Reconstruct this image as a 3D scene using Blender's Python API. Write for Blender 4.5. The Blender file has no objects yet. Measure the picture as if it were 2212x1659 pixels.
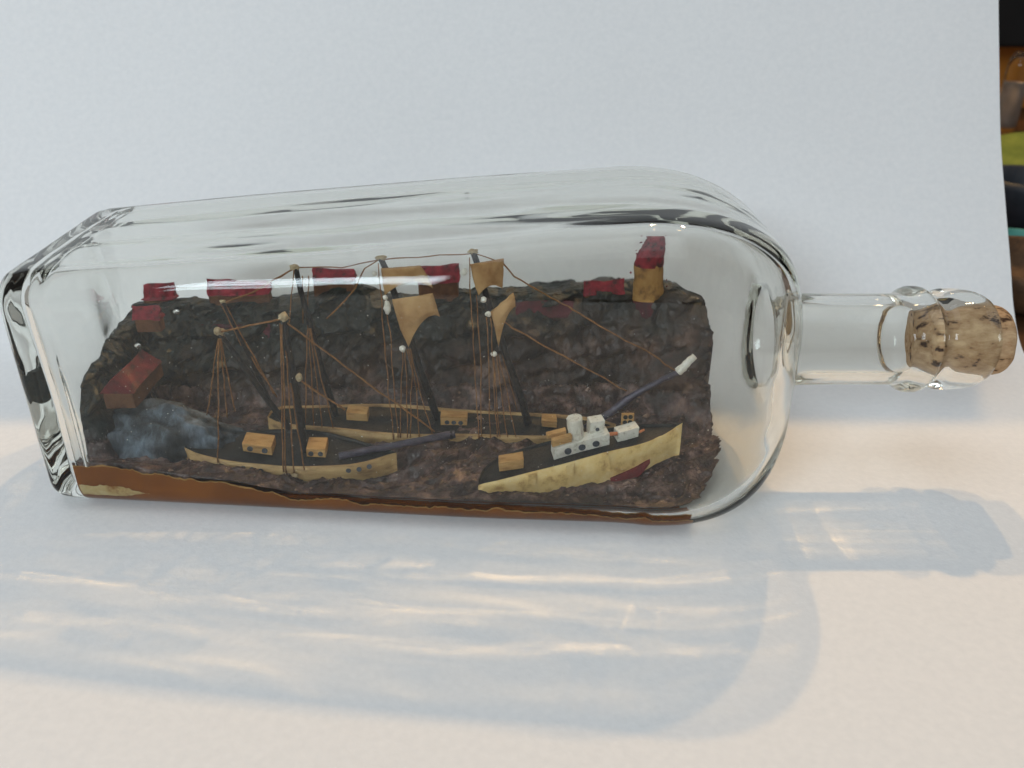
import bpy, bmesh, math, random
from mathutils import Vector, Matrix, noise
random.seed(7)
scene = bpy.context.scene
COL = scene.collection
R = math.radians

# Everything below is laid out in metres; the scene's unit is the decimetre (1 unit = 0.1 m), so that the
# few-millimetre glass walls are well above the renderer's ray offsets.
S = 10.0
scene.unit_settings.system = 'METRIC'; scene.unit_settings.scale_length = 1/S
# ------------------------------------------------------------------ camera
CAM_Z, PITCH, FPX = 0.1556, R(27.5), 1890.0     # FPX: focal length in pixels of a 2212 px wide picture
cam_d = bpy.data.cameras.new('camera'); cam = bpy.data.objects.new('camera', cam_d); COL.objects.link(cam)
cam.location = (0, 0, CAM_Z*S); cam.rotation_euler = (math.pi/2 - PITCH, 0, 0)
cam_d.sensor_width = 36; cam_d.lens = 36*FPX/2212
cam_d.clip_start = 0.01*S; cam_d.clip_end = 20*S
cam_d.dof.use_dof = True; cam_d.dof.focus_distance = 0.262*S; cam_d.dof.aperture_fstop = 17/S
scene.camera = cam

# ------------------------------------------------------------------ light
world = bpy.data.worlds.new('World'); scene.world = world; world.use_nodes = True
bg = world.node_tree.nodes['Background']
bg.inputs[0].default_value = (0.80, 0.78, 0.74, 1); bg.inputs[1].default_value = 0.36

def lamp(name, kind, loc, power, color, size, target=None, size_y=None):
    d = bpy.data.lights.new(name, kind); o = bpy.data.objects.new(name, d); COL.objects.link(o)
    o.location = Vector(loc)*S; d.energy = power*S*S; d.color = color
    if kind == 'AREA':
        d.shape = 'RECTANGLE'; d.size = size*S; d.size_y = (size_y or size)*S
    else:
        d.shadow_soft_size = size*S; d.cycles.is_caustics_light = True
    if target is not None:
        o.rotation_euler = (Vector(target)-Vector(loc)).to_track_quat('-Z', 'Y').to_euler()
    return o
# two small warm bulbs behind the bottle, to the right; a cool window to the left
lamp('warm_bulb', 'POINT', (0.10, 0.885, 0.85), 10.0, (1.0, 0.61, 0.24), 0.010)
lamp('warm_bulb', 'POINT', (0.29, 0.885, 0.85), 8.8, (1.0, 0.61, 0.24), 0.010)
for k in range(3):       # a low string of small bulbs that sparkles in the neck
    lamp('fairy_bulb', 'POINT', (0.40+.035*k, 0.93, 0.55), 0.10, (1.0, 0.72, 0.42), 0.010)
for k in range(3):       # the window behind the camera, three panes above each other
    lamp('window_pane', 'AREA', (-0.78, -1.2, 0.72+.19*k), 5.6, (0.77, 0.90, 1.0), 0.66, (0, .25, 0), 0.15)
lamp('overhead_fill', 'AREA', (-0.15, 0.05, 1.55), 5.0, (0.86, 0.93, 1.0), 1.1, (-.15, .06, 0), 1.1)  # soft fill added overhead to lift the floor, not a lamp of the room

scene.view_settings.view_transform = 'Standard'; scene.view_settings.look = 'None'
scene.view_settings.exposure = 0.0; scene.view_settings.gamma = 1.0
cy = scene.cycles
cy.use_denoising = True
try: cy.denoiser = 'OPENIMAGEDENOISE'
except Exception: pass
cy.max_bounces = 24; cy.transmission_bounces = 22; cy.glossy_bounces = 12; cy.diffuse_bounces = 5; cy.transparent_max_bounces = 8
cy.caustics_refractive = True; cy.caustics_reflective = True; cy.blur_glossy = 0.3
cy.sample_clamp_indirect = 20.0; cy.use_adaptive_sampling = False

# ------------------------------------------------------------------ helpers
def tag(o, label=None, cat=None, group=None, kind=None):
    if label: o['label'] = label
    if cat: o['category'] = cat
    if group: o['group'] = group
    if kind: o['kind'] = kind
    return o
def thing(name, label, cat, loc=(0, 0, 0), group=None):
    o = bpy.data.objects.new(name, None); COL.objects.link(o); o.location = loc; o.empty_display_size = .01
    return tag(o, label, cat, group)
def wloc(o):
    v = Vector((0, 0, 0))
    while o is not None:
        v = v + o.location + o.matrix_parent_inverse.to_translation(); o = o.parent
    return v
def link(name, me, mat, parent=None, smooth=True):
    """geometry is given in world coordinates"""
    o = bpy.data.objects.new(name, me); COL.objects.link(o)
    if mat is not None and not me.materials: me.materials.append(mat)
    if smooth:
        for p in me.polygons: p.use_smooth = len(p.vertices) <= 4
    if parent is not None:
        o.parent = parent; o.matrix_parent_inverse = Matrix.Translation(-wloc(parent))
    return o
def pymesh(name, v, f):
    me = bpy.data.meshes.new(name); me.from_pydata([tuple(p) for p in v], [], f); me.update(); return me
def U(px, py, y, dz=0.0):
    """point of the place seen at a picture position, at the depth y"""
    rx, ry = (px-1106)/FPX, (829.5-py)/FPX
    c, s = math.cos(PITCH), math.sin(PITCH)
    d = Vector((rx, ry*s + c, ry*c - s))
    t = y/d.y
    return Vector((d.x*t, y, CAM_Z + d.z*t + dz))
def I(px, py, y): return U(px, py, y, 0.0009)          # the same behind the front pane
def lerp(a, b, t): return a+(b-a)*t
def clamp(x, a=0., b=1.): return max(a, min(b, x))
def sstep(a, b, x):
    t = clamp((x-a)/(b-a)); return t*t*(3-2*t)
def interp(pts, x):
    if x <= pts[0][0]: return pts[0][1]
    for (x0, y0), (x1, y1) in zip(pts, pts[1:]):
        if x <= x1: return lerp(y0, y1, (x-x0)/(x1-x0))
    return pts[-1][1]
def nz(x, y, z=0., f=1.): return noise.noise(Vector((x*f, y*f, z*f)))
def fbm(x, y, z, f, o=4): return noise.fractal(Vector((x*f, y*f, z*f)), 0.9, 2.1, o)

def tube(pts, r, n=6, r1=None, wob=0.0, caps=True):
    pts = [Vector(p) for p in pts]; m = len(pts); v = []; f = []
    r1 = r if r1 is None else r1
    for i, p in enumerate(pts):
        t = (pts[min(i+1, m-1)]-pts[max(i-1, 0)]).normalized()
        a = t.orthogonal().normalized(); ref = Vector((0, 1, 0))
        if abs(t.dot(ref)) < .95: a = (ref-t*t.dot(ref)).normalized()
        b = t.cross(a); rr = lerp(r, r1, i/(m-1))
        for k in range(n):
            an = 2*math.pi*k/n
            q = rr*(1+wob*nz(p.x*900+k*1.3, p.z*900, p.y*900))
            v.append(p+a*math.cos(an)*q+b*math.sin(an)*q)
    for i in range(m-1):
        for k in range(n):
            f.append((i*n+k, i*n+(k+1) % n, (i+1)*n+(k+1) % n, (i+1)*n+k))
    if caps: f.append(tuple(range(n))[::-1]); f.append(tuple(range((m-1)*n, m*n)))
    return v, f
def rope_pts(pts, jit=.00022, step=.0028):
    out = []; sd = random.random()*100
    for a, b in zip(pts, pts[1:]):
        n = max(2, int((b-a).length/step))
        for k in range(n):
            p = a.lerp(b, k/n)
            if k or out: p = p+Vector((nz(sd, k*.45, 1), nz(sd, k*.45, 5), nz(sd, k*.45, 9)))*jit*1.6
            out.append(p)
    out.append(pts[-1]); return out
def rope(name, pts, parent, r=.00021, mat=None, jit=.00022):
    return link(name, pymesh(name, *tube(rope_pts(pts, jit), r, 6, wob=.5)), mat or M['rope'], parent)
def pole(name, a, b, r, r1, parent, mat, wob=.25, n=10, seg=14):
    return link(name, pymesh(name, *tube([a.lerp(b, k/seg) for k in range(seg+1)], r, n, r1, wob)), mat, parent)
def blob(name, c, r, parent, mat, sx=1, sy=1, sz=1, rough=.3, sub=2, f=700):
    bm = bmesh.new(); bmesh.ops.create_icosphere(bm, subdivisions=sub, radius=1)
    c = Vector(c)
    for v in bm.verts:
        k = 1+rough*nz(v.co.x*1.7+c.x*f, v.co.y*1.7+c.z*f, v.co.z*1.7+c.y*f)
        v.co = Vector((v.co.x*r*sx*k, v.co.y*r*sy*k, v.co.z*r*sz*k))+c
    me = bpy.data.meshes.new(name); bm.to_mesh(me); bm.free()
    return link(name, me, mat, parent)
def box_mesh(name, o, e1, e2, e3, bev=.00015, rough=0.0):
    """box from corner o along e1 (length), e2 (depth), e3 (height)"""
    bm = bmesh.new()
    cs = [o, o+e1, o+e1+e2, o+e2, o+e3, o+e1+e3, o+e1+e2+e3, o+e2+e3]
    vs = [bm.verts.new(c+Vector((random.uniform(-1, 1), random.uniform(-1, 1), random.uniform(-1, 1)))*rough) for c in cs]
    for q in ((3, 2, 1, 0), (4, 5, 6, 7), (0, 1, 5, 4), (1, 2, 6, 5), (2, 3, 7, 6), (3, 0, 4, 7)):
        bm.faces.new([vs[i] for i in q])
    if bev: bmesh.ops.bevel(bm, geom=list(bm.edges), offset=bev, segments=2, affect='EDGES', profile=.6)
    bmesh.ops.recalc_face_normals(bm, faces=bm.faces)
    me = bpy.data.meshes.new(name); bm.to_mesh(me); bm.free(); return me
def prism_mesh(name, o, e1, e2, wall_h, roof_h):
    """gabled roof prism over the rectangle o,e1,e2"""
    z = Vector((0, 0, 1)); a = o+z*wall_h
    v = [a, a+e1, a+e1+e2, a+e2, a+e2*.5+z*roof_h, a+e1+e2*.5+z*roof_h]
    return pymesh(name, v, [(0, 1, 5, 4), (2, 3, 4, 5), (0, 4, 3), (1, 2, 5), (3, 2, 1, 0)])
def disc(name, c, nrm, r, parent, mat, th=.00012, n=14):
    nrm = Vector(nrm).normalized()
    v, f = tube([Vector(c)-nrm*th, Vector(c)+nrm*th], r, n)
    return link(name, pymesh(name, v, f), mat, parent, False)

# ------------------------------------------------------------------ materials
M = {}
def newmat(name):
    m = bpy.data.materials.new(name); m.use_nodes = True; nt = m.node_tree; nt.nodes.clear()
    out = nt.nodes.new('ShaderNodeOutputMaterial'); return m, nt, out
def mat(name, cols, scale=200, rough=.8, bump=.0, bscale=None, detail=5, spec=.3, stretch=(1, 1, 1), stops=None, bdist=.0005):
    m, nt, out = newmat(name); N = nt.nodes; L = nt.links
    p = N.new('ShaderNodeBsdfPrincipled'); L.new(p.outputs[0], out.inputs[0])
    p.inputs['Roughness'].default_value = rough; p.inputs['Specular IOR Level'].default_value = spec
    tc = N.new('ShaderNodeTexCoord'); mp = N.new('ShaderNodeMapping'); mp.inputs['Scale'].default_value = stretch
    L.new(tc.outputs['Object'], mp.inputs[0])
    t = N.new('ShaderNodeTexNoise'); t.inputs['Scale'].default_value = scale; t.inputs['Detail'].default_value = detail
    t.inputs['Roughness'].default_value = .62
    L.new(mp.outputs[0], t.inputs['Vector'])
    r = N.new('ShaderNodeValToRGB'); L.new(t.outputs[0], r.inputs[0])
    cr = r.color_ramp; k = len(cols); stops = stops or [.3+.4*i/(max(1, k-1)) for i in range(k)]
    while len(cr.elements) < k: cr.elements.new(.5)
    for e, s, c in zip(cr.elements, stops, cols): e.position = s; e.color = (*c, 1)
    L.new(r.outputs[0], p.inputs['Base Color'])
    if bump:
        t2 = N.new('ShaderNodeTexNoise'); t2.inputs['Scale'].default_value = bscale or scale*2; t2.inputs['Detail'].default_value = 6
        L.new(mp.outputs[0], t2.inputs['Vector'])
        b = N.new('ShaderNodeBump'); b.inputs['Strength'].default_value = bump; b.inputs['Distance'].default_value = bdist*S
        L.new(t2.outputs[0], b.inputs['Height']); L.new(b.outputs[0], p.inputs['Normal'])
    M[name] = m; return m

def glassmat(name, col, rough=0.0, ior=1.34):
    m, nt, out = newmat(name); g = nt.nodes.new('ShaderNodeBsdfGlass')
    g.inputs['Color'].default_value = (*col, 1); g.inputs['Roughness'].default_value = rough; g.inputs['IOR'].default_value = ior
    nt.links.new(g.outputs[0], out.inputs[0]); M[name] = m; return m
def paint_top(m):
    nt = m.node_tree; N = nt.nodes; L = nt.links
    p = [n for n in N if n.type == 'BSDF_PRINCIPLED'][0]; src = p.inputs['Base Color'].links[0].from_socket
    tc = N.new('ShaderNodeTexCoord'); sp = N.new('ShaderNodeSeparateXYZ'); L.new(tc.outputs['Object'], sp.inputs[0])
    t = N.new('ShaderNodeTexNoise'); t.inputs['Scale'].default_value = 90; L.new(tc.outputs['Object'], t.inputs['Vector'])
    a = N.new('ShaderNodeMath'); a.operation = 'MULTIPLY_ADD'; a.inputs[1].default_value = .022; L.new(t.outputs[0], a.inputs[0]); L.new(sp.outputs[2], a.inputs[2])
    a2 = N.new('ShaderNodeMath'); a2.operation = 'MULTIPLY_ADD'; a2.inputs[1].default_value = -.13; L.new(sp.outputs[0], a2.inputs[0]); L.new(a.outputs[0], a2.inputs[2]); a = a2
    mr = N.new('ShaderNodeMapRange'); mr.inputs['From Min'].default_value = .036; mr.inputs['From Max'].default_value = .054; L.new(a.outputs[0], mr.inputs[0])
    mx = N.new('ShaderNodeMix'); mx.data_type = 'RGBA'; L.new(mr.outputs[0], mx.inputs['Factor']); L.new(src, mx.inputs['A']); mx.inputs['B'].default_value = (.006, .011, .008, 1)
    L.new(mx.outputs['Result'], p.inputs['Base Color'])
glassmat('glass', (.972, .974, .960))
glassmat('jar_glass', (.95, .95, .93))

# paper: soft fibre mottling, a few dark specks
def paper():
    m, nt, out = newmat('paper'); N = nt.nodes; L = nt.links
    p = N.new('ShaderNodeBsdfPrincipled'); L.new(p.outputs[0], out.inputs[0])
    p.inputs['Roughness'].default_value = .75; p.inputs['Specular IOR Level'].default_value = .25
    tc = N.new('ShaderNodeTexCoord')
    def nt_(scale, det): 
        t = N.new('ShaderNodeTexNoise'); t.inputs['Scale'].default_value = scale; t.inputs['Detail'].default_value = det
        L.new(tc.outputs['Object'], t.inputs['Vector']); return t
    a = nt_(480, 6); r = N.new('ShaderNodeValToRGB'); L.new(a.outputs[0], r.inputs[0])
    r.color_ramp.elements[0].position = .25; r.color_ramp.elements[0].color = (.750, .750, .750, 1)
    r.color_ramp.elements[1].position = .75; r.color_ramp.elements[1].color = (.805, .80, .795, 1)
    vo = N.new('ShaderNodeTexVoronoi'); vo.inputs['Scale'].default_value = 55; L.new(tc.outputs['Object'], vo.inputs['Vector'])
    lt = N.new('ShaderNodeMath'); lt.operation = 'LESS_THAN'; lt.inputs[1].default_value = .030; L.new(vo.outputs['Distance'], lt.inputs[0])
    sx = N.new('ShaderNodeSeparateColor'); L.new(vo.outputs['Color'], sx.inputs[0])
    gt = N.new('ShaderNodeMath'); gt.operation = 'GREATER_THAN'; gt.inputs[1].default_value = .82; L.new(sx.outputs[0], gt.inputs[0])
    mu = N.new('ShaderNodeMath'); mu.operation = 'MULTIPLY'; L.new(lt.outputs[0], mu.inputs[0]); L.new(gt.outputs[0], mu.inputs[1])
    mx = N.new('ShaderNodeMix'); mx.data_type = 'RGBA'; L.new(mu.outputs[0], mx.inputs['Factor'])
    L.new(r.outputs[0], mx.inputs['A']); mx.inputs['B'].default_value = (.25, .2, .17, 1)
    L.new(mx.outputs['Result'], p.inputs['Base Color'])
    b1 = nt_(900, 3); b2 = nt_(60, 3)
    ad = N.new('ShaderNodeMath'); ad.operation = 'MULTIPLY_ADD'; L.new(b2.outputs[0], ad.inputs[0]); ad.inputs[1].default_value = 0.35; L.new(b1.outputs[0], ad.inputs[2])
    b = N.new('ShaderNodeBump'); b.inputs['Strength'].default_value = .30; b.inputs['Distance'].default_value = .0004*S*.6
    L.new(ad.outputs[0], b.inputs['Height']); L.new(b.outputs[0], p.inputs['Normal'])
    M['paper'] = m
paper()
mat('clay_sea', [(.014, .007, .006), (.050, .026, .020), (.24, .145, .115)], 170, .28, 1.0, 380, detail=9, spec=.4, bdist=.0012)
mat('clay_cliff', [(.007, .004, .0035), (.028, .015, .011), (.075, .040, .027), (.18, .098, .055)], 75, .45, 1.0, 320, detail=9, spec=.4, stops=[.34, .48, .60, .76], bdist=.0012)
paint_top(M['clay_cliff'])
mat('glue', [(.17, .048, .002), (.28, .088, .006)], 60, .35, .1, 200)
mat('glue_edge', [(.34, .16, .035), (.48, .30, .10)], 300, .6)
mat('glue_cream', [(.60, .50, .26), (.50, .36, .15), (.28, .12, .03)], 150, .5, stops=[.40, .56, .68])
mat('crumb', [(.05, .028, .022), (.16, .095, .075), (.36, .24, .17)], 260, .6, .3, 900, stops=[.36, .5, .68])
mat('rock', [(.014, .015, .017), (.050, .058, .066), (.16, .20, .245), (.36, .43, .51)], 75, .7, .9, 500, detail=10, stretch=(1.3, 1, .6), stops=[.34, .47, .60, .78])  # pale blue tones paint the haze of the glass into the rock colour
mat('rope', [(.15, .062, .018), (.30, .145, .048)], 900, .8)
mat('rope_pale', [(.30, .22, .12), (.55, .46, .30)], 1200, .8, .6, 2000)
mat('spar', [(.006, .006, .007), (.022, .021, .022), (.11, .11, .12)], 900, .5, .8, 1500, stops=[.4, .62, .82])
mat('spar_violet', [(.03, .025, .04), (.09, .08, .11), (.25, .24, .30)], 500, .35, .5, 900, stretch=(.3, 1, 1), stops=[.35, .6, .85])
mat('white_paint', [(.40, .36, .28), (.70, .68, .60), (.78, .76, .70)], 900, .6, .6, 1500, stops=[.28, .45, .7])
mat('funnel_paint', [(.22, .10, .07), (.66, .63, .54), (.76, .74, .66)], 800, .6, .6, 1500, stretch=(1, 1, .25), stops=[.28, .42, .7])
mat('sail', [(.26, .13, .045), (.42, .25, .105), (.52, .34, .16)], 110, .85, .3, 700)
mat('wood_ochre', [(.30, .15, .045), (.48, .28, .10), (.54, .34, .14)], 420, .6, .4, 900, stretch=(.35, 1, 2))
mat('wood_hull', [(.16, .09, .035), (.40, .25, .10), (.50, .34, .15)], 300, .55, .4, 800, stretch=(.4, 1, 1.5))
mat('hull_cream', [(.40, .23, .07), (.68, .48, .19), (.76, .60, .30)], 240, .55, .7, 420, stops=[.30, .46, .7])
mat('hull_red', [(.10, .008, .010), (.20, .018, .020)], 300, .5, .5)
mat('deck', [(.008, .008, .008), (.022, .020, .018), (.05, .046, .04)], 500, .55, .5, 900, stops=[.35, .6, .85])
mat('porthole', [(.03, .035, .045), (.10, .11, .13)], 900, .4)
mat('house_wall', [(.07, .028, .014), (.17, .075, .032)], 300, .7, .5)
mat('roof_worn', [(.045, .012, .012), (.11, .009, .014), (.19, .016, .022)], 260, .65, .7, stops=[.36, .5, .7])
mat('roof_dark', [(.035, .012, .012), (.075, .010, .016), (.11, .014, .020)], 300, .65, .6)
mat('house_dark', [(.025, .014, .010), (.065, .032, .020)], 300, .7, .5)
mat('roof_red', [(.05, .012, .010), (.17, .008, .016), (.29, .018, .028)], 420, .6, .6, stops=[.34, .46, .7])
mat('light_tower', [(.10, .05, .02), (.34, .18, .05), (.42, .24, .08)], 260, .7, .6)
mat('pebble', [(.42, .30, .16), (.60, .48, .30)], 300, .7, .4)
mat('copper', [(.42, .13, .05), (.55, .2, .08)], 300, .4)
# cork: pale buff with brown pores stretched along the grain
mat('cork', [(.045, .02, .010), (.36, .22, .115), (.55, .39, .23)], 300, .85, .7, 900, stretch=(.6, 1.2, 1.2), stops=[.36, .43, .66])
mat('table_wood', [(.05, .022, .010), (.10, .045, .018)], 30, .5, .1, 80, stretch=(.1, 1, 1))
mat('black_board', [(.004, .004, .005), (.01, .01, .011)], 20, .5)
mat('orange_board', [(.50, .17, .02), (.62, .24, .03)], 30, .5, stretch=(.2, 1, 1))
mat('jar_fill', [(.20, .16, .14), (.34, .28, .25)], 60, .6)
mat('green_cloth', [(.10, .14, .02), (.20, .24, .04)], 60, .8, .3, 200)
mat('teal', [(.04, .20, .19), (.08, .30, .28)], 60, .5)
mat('dark_blue', [(.012, .016, .022), (.03, .035, .045)], 60, .5)
mat('basket', [(.05, .025, .012), (.14, .075, .035)], 120, .7, .5, 300)

# ------------------------------------------------------------------ the setting: table and paper sheet
def build_table():
    me = box_mesh('table_top', Vector((-1.2, -.6, -.045)), Vector((2.4, 0, 0)), Vector((0, 2.4, 0)), Vector((0, 0, .040)), .003)
    tag(link('table_top', me, M['table_wood'], None, False), 'dark brown wooden table top under the white paper', kind='structure')
def build_paper():
    prof = [(-.22, 0), (-.10, 0), (.0, 0), (.10, 0), (.18, 0), (.24, 0), (.285, 0), (.302, .0006), (.3195, .0045), (.333, .0165), (.3453, .0335), (.361, .0545), (.377, .0767), (.3915, .102), (.406, .1286), (.418, .152), (.430, .177), (.442, .207), (.454, .239), (.465, .270)]
    pts = []
    for i in range(len(prof)-1):       # Catmull-Rom smoothing
        p0, p1, p2, p3 = prof[max(i-1, 0)], prof[i], prof[i+1], prof[min(i+2, len(prof)-1)]
        for k in range(6):
            t = k/6
            pts.append(tuple(.5*((2*b)+(-a+c)*t+(2*a-5*b+4*c-d)*t*t+(-a+3*b-3*c+d)*t**3) for a, b, c, d in zip(p0, p1, p2, p3)))
    pts.append(prof[-1])
    v, f = [], []; nx = 60; x0, x1 = -.62, .2065
    for (y, z) in pts:
        for i in range(nx+1):
            x = lerp(x0, x1, i/nx)
            k = sstep(.30, .36, y)
            wv = (.0016*nz(x*7, y*7, 3)+.0010*nz(x*16, y*11, 8))*k
            v.append((x+0.0*y, y-wv, max(0, z)+wv*.6-.0004))
    for j in range(len(pts)-1):
        for i in range(nx):
            a = j*(nx+1)+i; f.append((a, a+1, a+nx+2, a+nx+1))
    n0 = len(v); v += [(a, b+.0002, c-.0003) for a, b, c in v]; f += [tuple(n0+k for k in q[::-1]) for q in f]
    rim = [j*(nx+1)+nx for j in range(len(pts))]; b0 = len(v)
    v += [v[k] for k in rim]+[v[n0+k] for k in rim]; m = len(rim)
    f += [(b0+k, b0+m+k, b0+m+k+1, b0+k+1) for k in range(m-1)]
    o = link('paper_backdrop', pymesh('paper_backdrop', v, f), M['paper'])
    tag(o, 'white paper sheet curving up behind the bottle', kind='structure')
build_table(); build_paper()

# ------------------------------------------------------------------ the bottle
XB, XS, XN, XL = -.1398, .037, .0812, .1433        # base, start of shoulder, start of neck, lip
TW, RN, RNI = .0027, .0139, .0106
NA = 176
def NS(x): return lerp(XN, XL, (x-.0882)/(.1474-.0882))       # positions along the neck
ANG = []
for k in range(NA):
    t = 2*math.pi*k/NA; ANG.append(t+.115*math.sin(4*t))
def body_w(x): return lerp(.0365, .0452, (x-XB)/(.046-XB))
def center(x):
    yb = lerp(.2545, .2472, (x-XB)/(.046-XB)); zb = body_w(min(x, XS))
    k = sstep(XS-.01, XN+.003, x)
    return lerp(yb if x < XS else .2472, .2435, k), lerp(zb, .0443, k)
def prof(x, inner):
    """half width and corner radius of the section at x"""
    off = TW if inner else 0
    rn = RNI if inner else RN
    if x <= XS: return body_w(x)-off, (.0085 if not inner else .0070)+.002*sstep(-.02, XS, x)
    xe = XN-(.0036 if inner else 0)
    t = (x-XS)/(xe-XS); w1 = body_w(XS)-off
    if t >= 1: return rn, rn
    w = rn+(w1-rn)*(1-t**2.45)**(1/2.45)
    r0 = (.0085 if not inner else .0070)+.002
    return w, min(w, lerp(rn, r0, (w-rn)/(w1-rn)))
def ray_rr(w, r, a):
    """distance from centre to a rounded square of half width w, corner radius r, in direction a"""
    c, s = abs(math.cos(a)), abs(math.sin(a)); q = w-r
    if q < 1e-6: return w
    if c >= s:
        d = w/c
        if d*s <= q: return d
    else:
        d = w/s
        if d*c <= q: return d
    b = q*(c+s); cc = 2*q*q-r*r
    return b+math.sqrt(max(0, b*b-cc))
def wall_wave(x, a, inner):
    cx, sx = math.cos(a), math.sin(a)
    if inner:
        k = 1-.55*sstep(.70, .90, -cx)          # the front pane is the flattest
        return k*(.00100*nz(x*11, cx*3.2, sx*3.2+4)+.00028*nz(x*34, cx*7, sx*7))
    return .00020*nz(x*12+9, cx*3.5, sx*3.5)
def ring(x, scale=1, inner=False, w=None, r=None, cen=None, dx=None, wave=1):
    pw, pr = prof(x, inner)
    w = pw if w is None else w; r = pr if r is None else min(r, w)
    cy_, cz_ = cen or center(x); out = []
    for a in ANG:
        rt = min(w, r*(1+.75*sstep(-.10, XS, x)*sstep(.014, .038, w))) if math.sin(a) > 0 else r
        d = ray_rr(w, rt, a)*scale+wall_wave(x, a, inner)*wave
        out.append(Vector((x+(dx(a) if dx else 0), cy_+d*math.cos(a), cz_+d*math.sin(a))))
    return out
def build_bottle():
    rings = []
    # outer base, centre to heel
    w0, r0 = prof(XB, False); cen0 = center(XB)
    hr = .0045
    for q in [.06, .15, .25, .35, .45, .55, .65, .74, .82]:
        w = (w0-hr)*q/.9 if q < .9 else w0
        rings.append(ring(XB, w=(w0-hr)*q/.86, r=(w0-hr)*q/.86*lerp(1, .40, q), cen=cen0, dx=lambda a, q=q: .0030*(1-(q/.86)**2)**1.5, wave=0))
    for k in range(0, 9):
        ph = k/8*math.pi/2; w = w0-hr+hr*math.sin(ph)
        rings.append(ring(XB, w=w, r=r0-hr*(1-math.sin(ph))*.8, cen=cen0, dx=lambda a, ph=ph: hr*(1-math.cos(ph)), wave=math.sin(ph)))
    xs = [lerp(XB+hr+.002, XS-.002, i/64) for i in range(65)]
    for x in xs: rings.append(ring(x))
    for i in range(1, 42):
        t = math.sin(i/42*math.pi/2); rings.append(ring(XS+(XN-XS)*t))
    # neck and finish
    ny, nz_ = center(XN+.01)
    neck = [(XN+.0003, .0158), (XN+.0010, .0150), (XN+.0022, .01445), (XN+.0045, .0141), (.098, .01395), (.106, .0139), (.114, .0139), (.1200, .0139), (.1216, .01405), (.1224, .0146), (.1233, .0155), (.1250, .0162), (.1268, .01625), (.1283, .0160), (.1294, .0153), (.1302, .0143), (.1308, .0137), (.1313, .0136),
            (.1318, .0138), (.1325, .0146), (.1333, .0151), (.1345, .01545), (.1375, .0155), (.1405, .0153), (.1430, .0148), (.1452, .0139), (.1466, .0130), (.1473, .0121), (.1474, .0115)]
    for x, r in neck: rings.append(ring(x if x < XN+.006 else NS(x), w=r, r=r, wave=.35))
    n_out = len(rings)
    inn = [(.1471, .0110), (.1464, .01075), (.1440, .01065), (.138, .0106), (.130, .0106), (.122, .0106), (.114, .0106), (.106, .0106), (.102, .0107), (.0985, .0109), (.0952, .0114), (.0920, .0122), (.0893, .0132), (.0872, .0143), (.0858, .0154), (.0849, .0166)]
    for x, r in inn: rings.append(ring(NS(x), w=r, r=r, inner=True, wave=.12))
    xe = XN-.0036
    for i in range(37, 0, -1):
        t = math.sin(i/42*math.pi/2); rings.append(ring(XS+(xe-XS)*t, inner=True))
    XI = XB+.0058; hi = .0070
    for i in range(64, -1, -1): rings.append(ring(lerp(XI+hi+.001, XS-.002, i/64), inner=True))
    wi, ri = prof(XI, True); ceni = center(XI)
    for k in range(9, -1, -1):
        ph = k/9*math.pi/2; w = wi-hi+hi*math.sin(ph)
        rings.append(ring(XI, inner=True, w=w, r=max(ri-hi*(1-math.sin(ph))*.9, .003), cen=ceni, dx=lambda a, ph=ph: hi*(1-math.cos(ph))+.0009*math.sin(2*a+1), wave=math.sin(ph)))
    for q in [.82, .74, .65, .55, .45, .35, .25, .15, .06]:
        rings.append(ring(XI, inner=True, w=(wi-hi)*q/.86, r=(wi-hi)*q/.86*lerp(1, .30, q), cen=ceni, dx=lambda a, q=q: .0045*(1-(q/.86)**2)**1.3+.0009*math.sin(2*a+1)*q/.86, wave=0))
    v = []; f = []
    for rg in rings: v.extend(rg)
    nr = len(rings)
    for j in range(nr-1):
        for k in range(NA):
            a, b = j*NA+k, j*NA+(k+1) % NA
            f.append((a, a+NA, b+NA, b))
    c0 = len(v); v.append(Vector((XB+.0030, *cen0))); c1 = len(v); v.append(Vector((XI+.0045, *ceni)))
    for k in range(NA):
        f.append((c0, k, (k+1) % NA)); b = (nr-1)*NA; f.append((c1, b+(k+1) % NA, b+k))
    me = pymesh('glass_bottle', v, f)
    bm = bmesh.new(); bm.from_mesh(me); bmesh.ops.recalc_face_normals(bm, faces=bm.faces); bm.to_mesh(me); bm.free()
    o = link('glass_bottle', me, M['glass'])
    tag(o, 'clear square glass bottle lying on its side on white paper', 'bottle')
    # air bubbles in the wall
    for px, py, side in [(383, 672, 'f'), (300, 745, 'f'), (1010, 452, 't')]:
        if side == 'f':
            c = U(px, py, .2250); x = c.x; y = center(x)[0]-body_w(x)+TW*.5; c = U(px, py, y); rr = .0007
        else:
            y = .262; c = U(px, py, y); x = c.x; c.z = 2*body_w(x)-TW*.5; rr = .0006
        b = blob('air_bubble', c, rr, o, M['glass'], 1.3, 1, 1, 0, 3)
        b.data.flip_normals()
    return o
bottle = build_bottle()

# the inside of the bottle, as limits for what stands in it
def inner_sec(x):
    w, r = prof(x, True); c = center(x); return w, r, c[0], c[1]
def wall_y(x, z, side, gap=.0005):
    w, r, cy_, cz_ = inner_sec(x); w -= gap
    dz = abs(z-cz_); q = w-r; inset = 0
    if dz > q: 
        u = min(dz-q, r*.9999); inset = r-math.sqrt(r*r-u*u)
    return cy_+side*(w-inset)
def floor_z(x, y, gap=.0005):
    w, r, cy_, cz_ = inner_sec(x); w -= gap
    dy = abs(y-cy_); q = w-r; inset = 0
    if dy > q:
        u = min(dy-q, r*.9999); inset = r-math.sqrt(r*r-u*u)
    return cz_-(w-inset)

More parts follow.
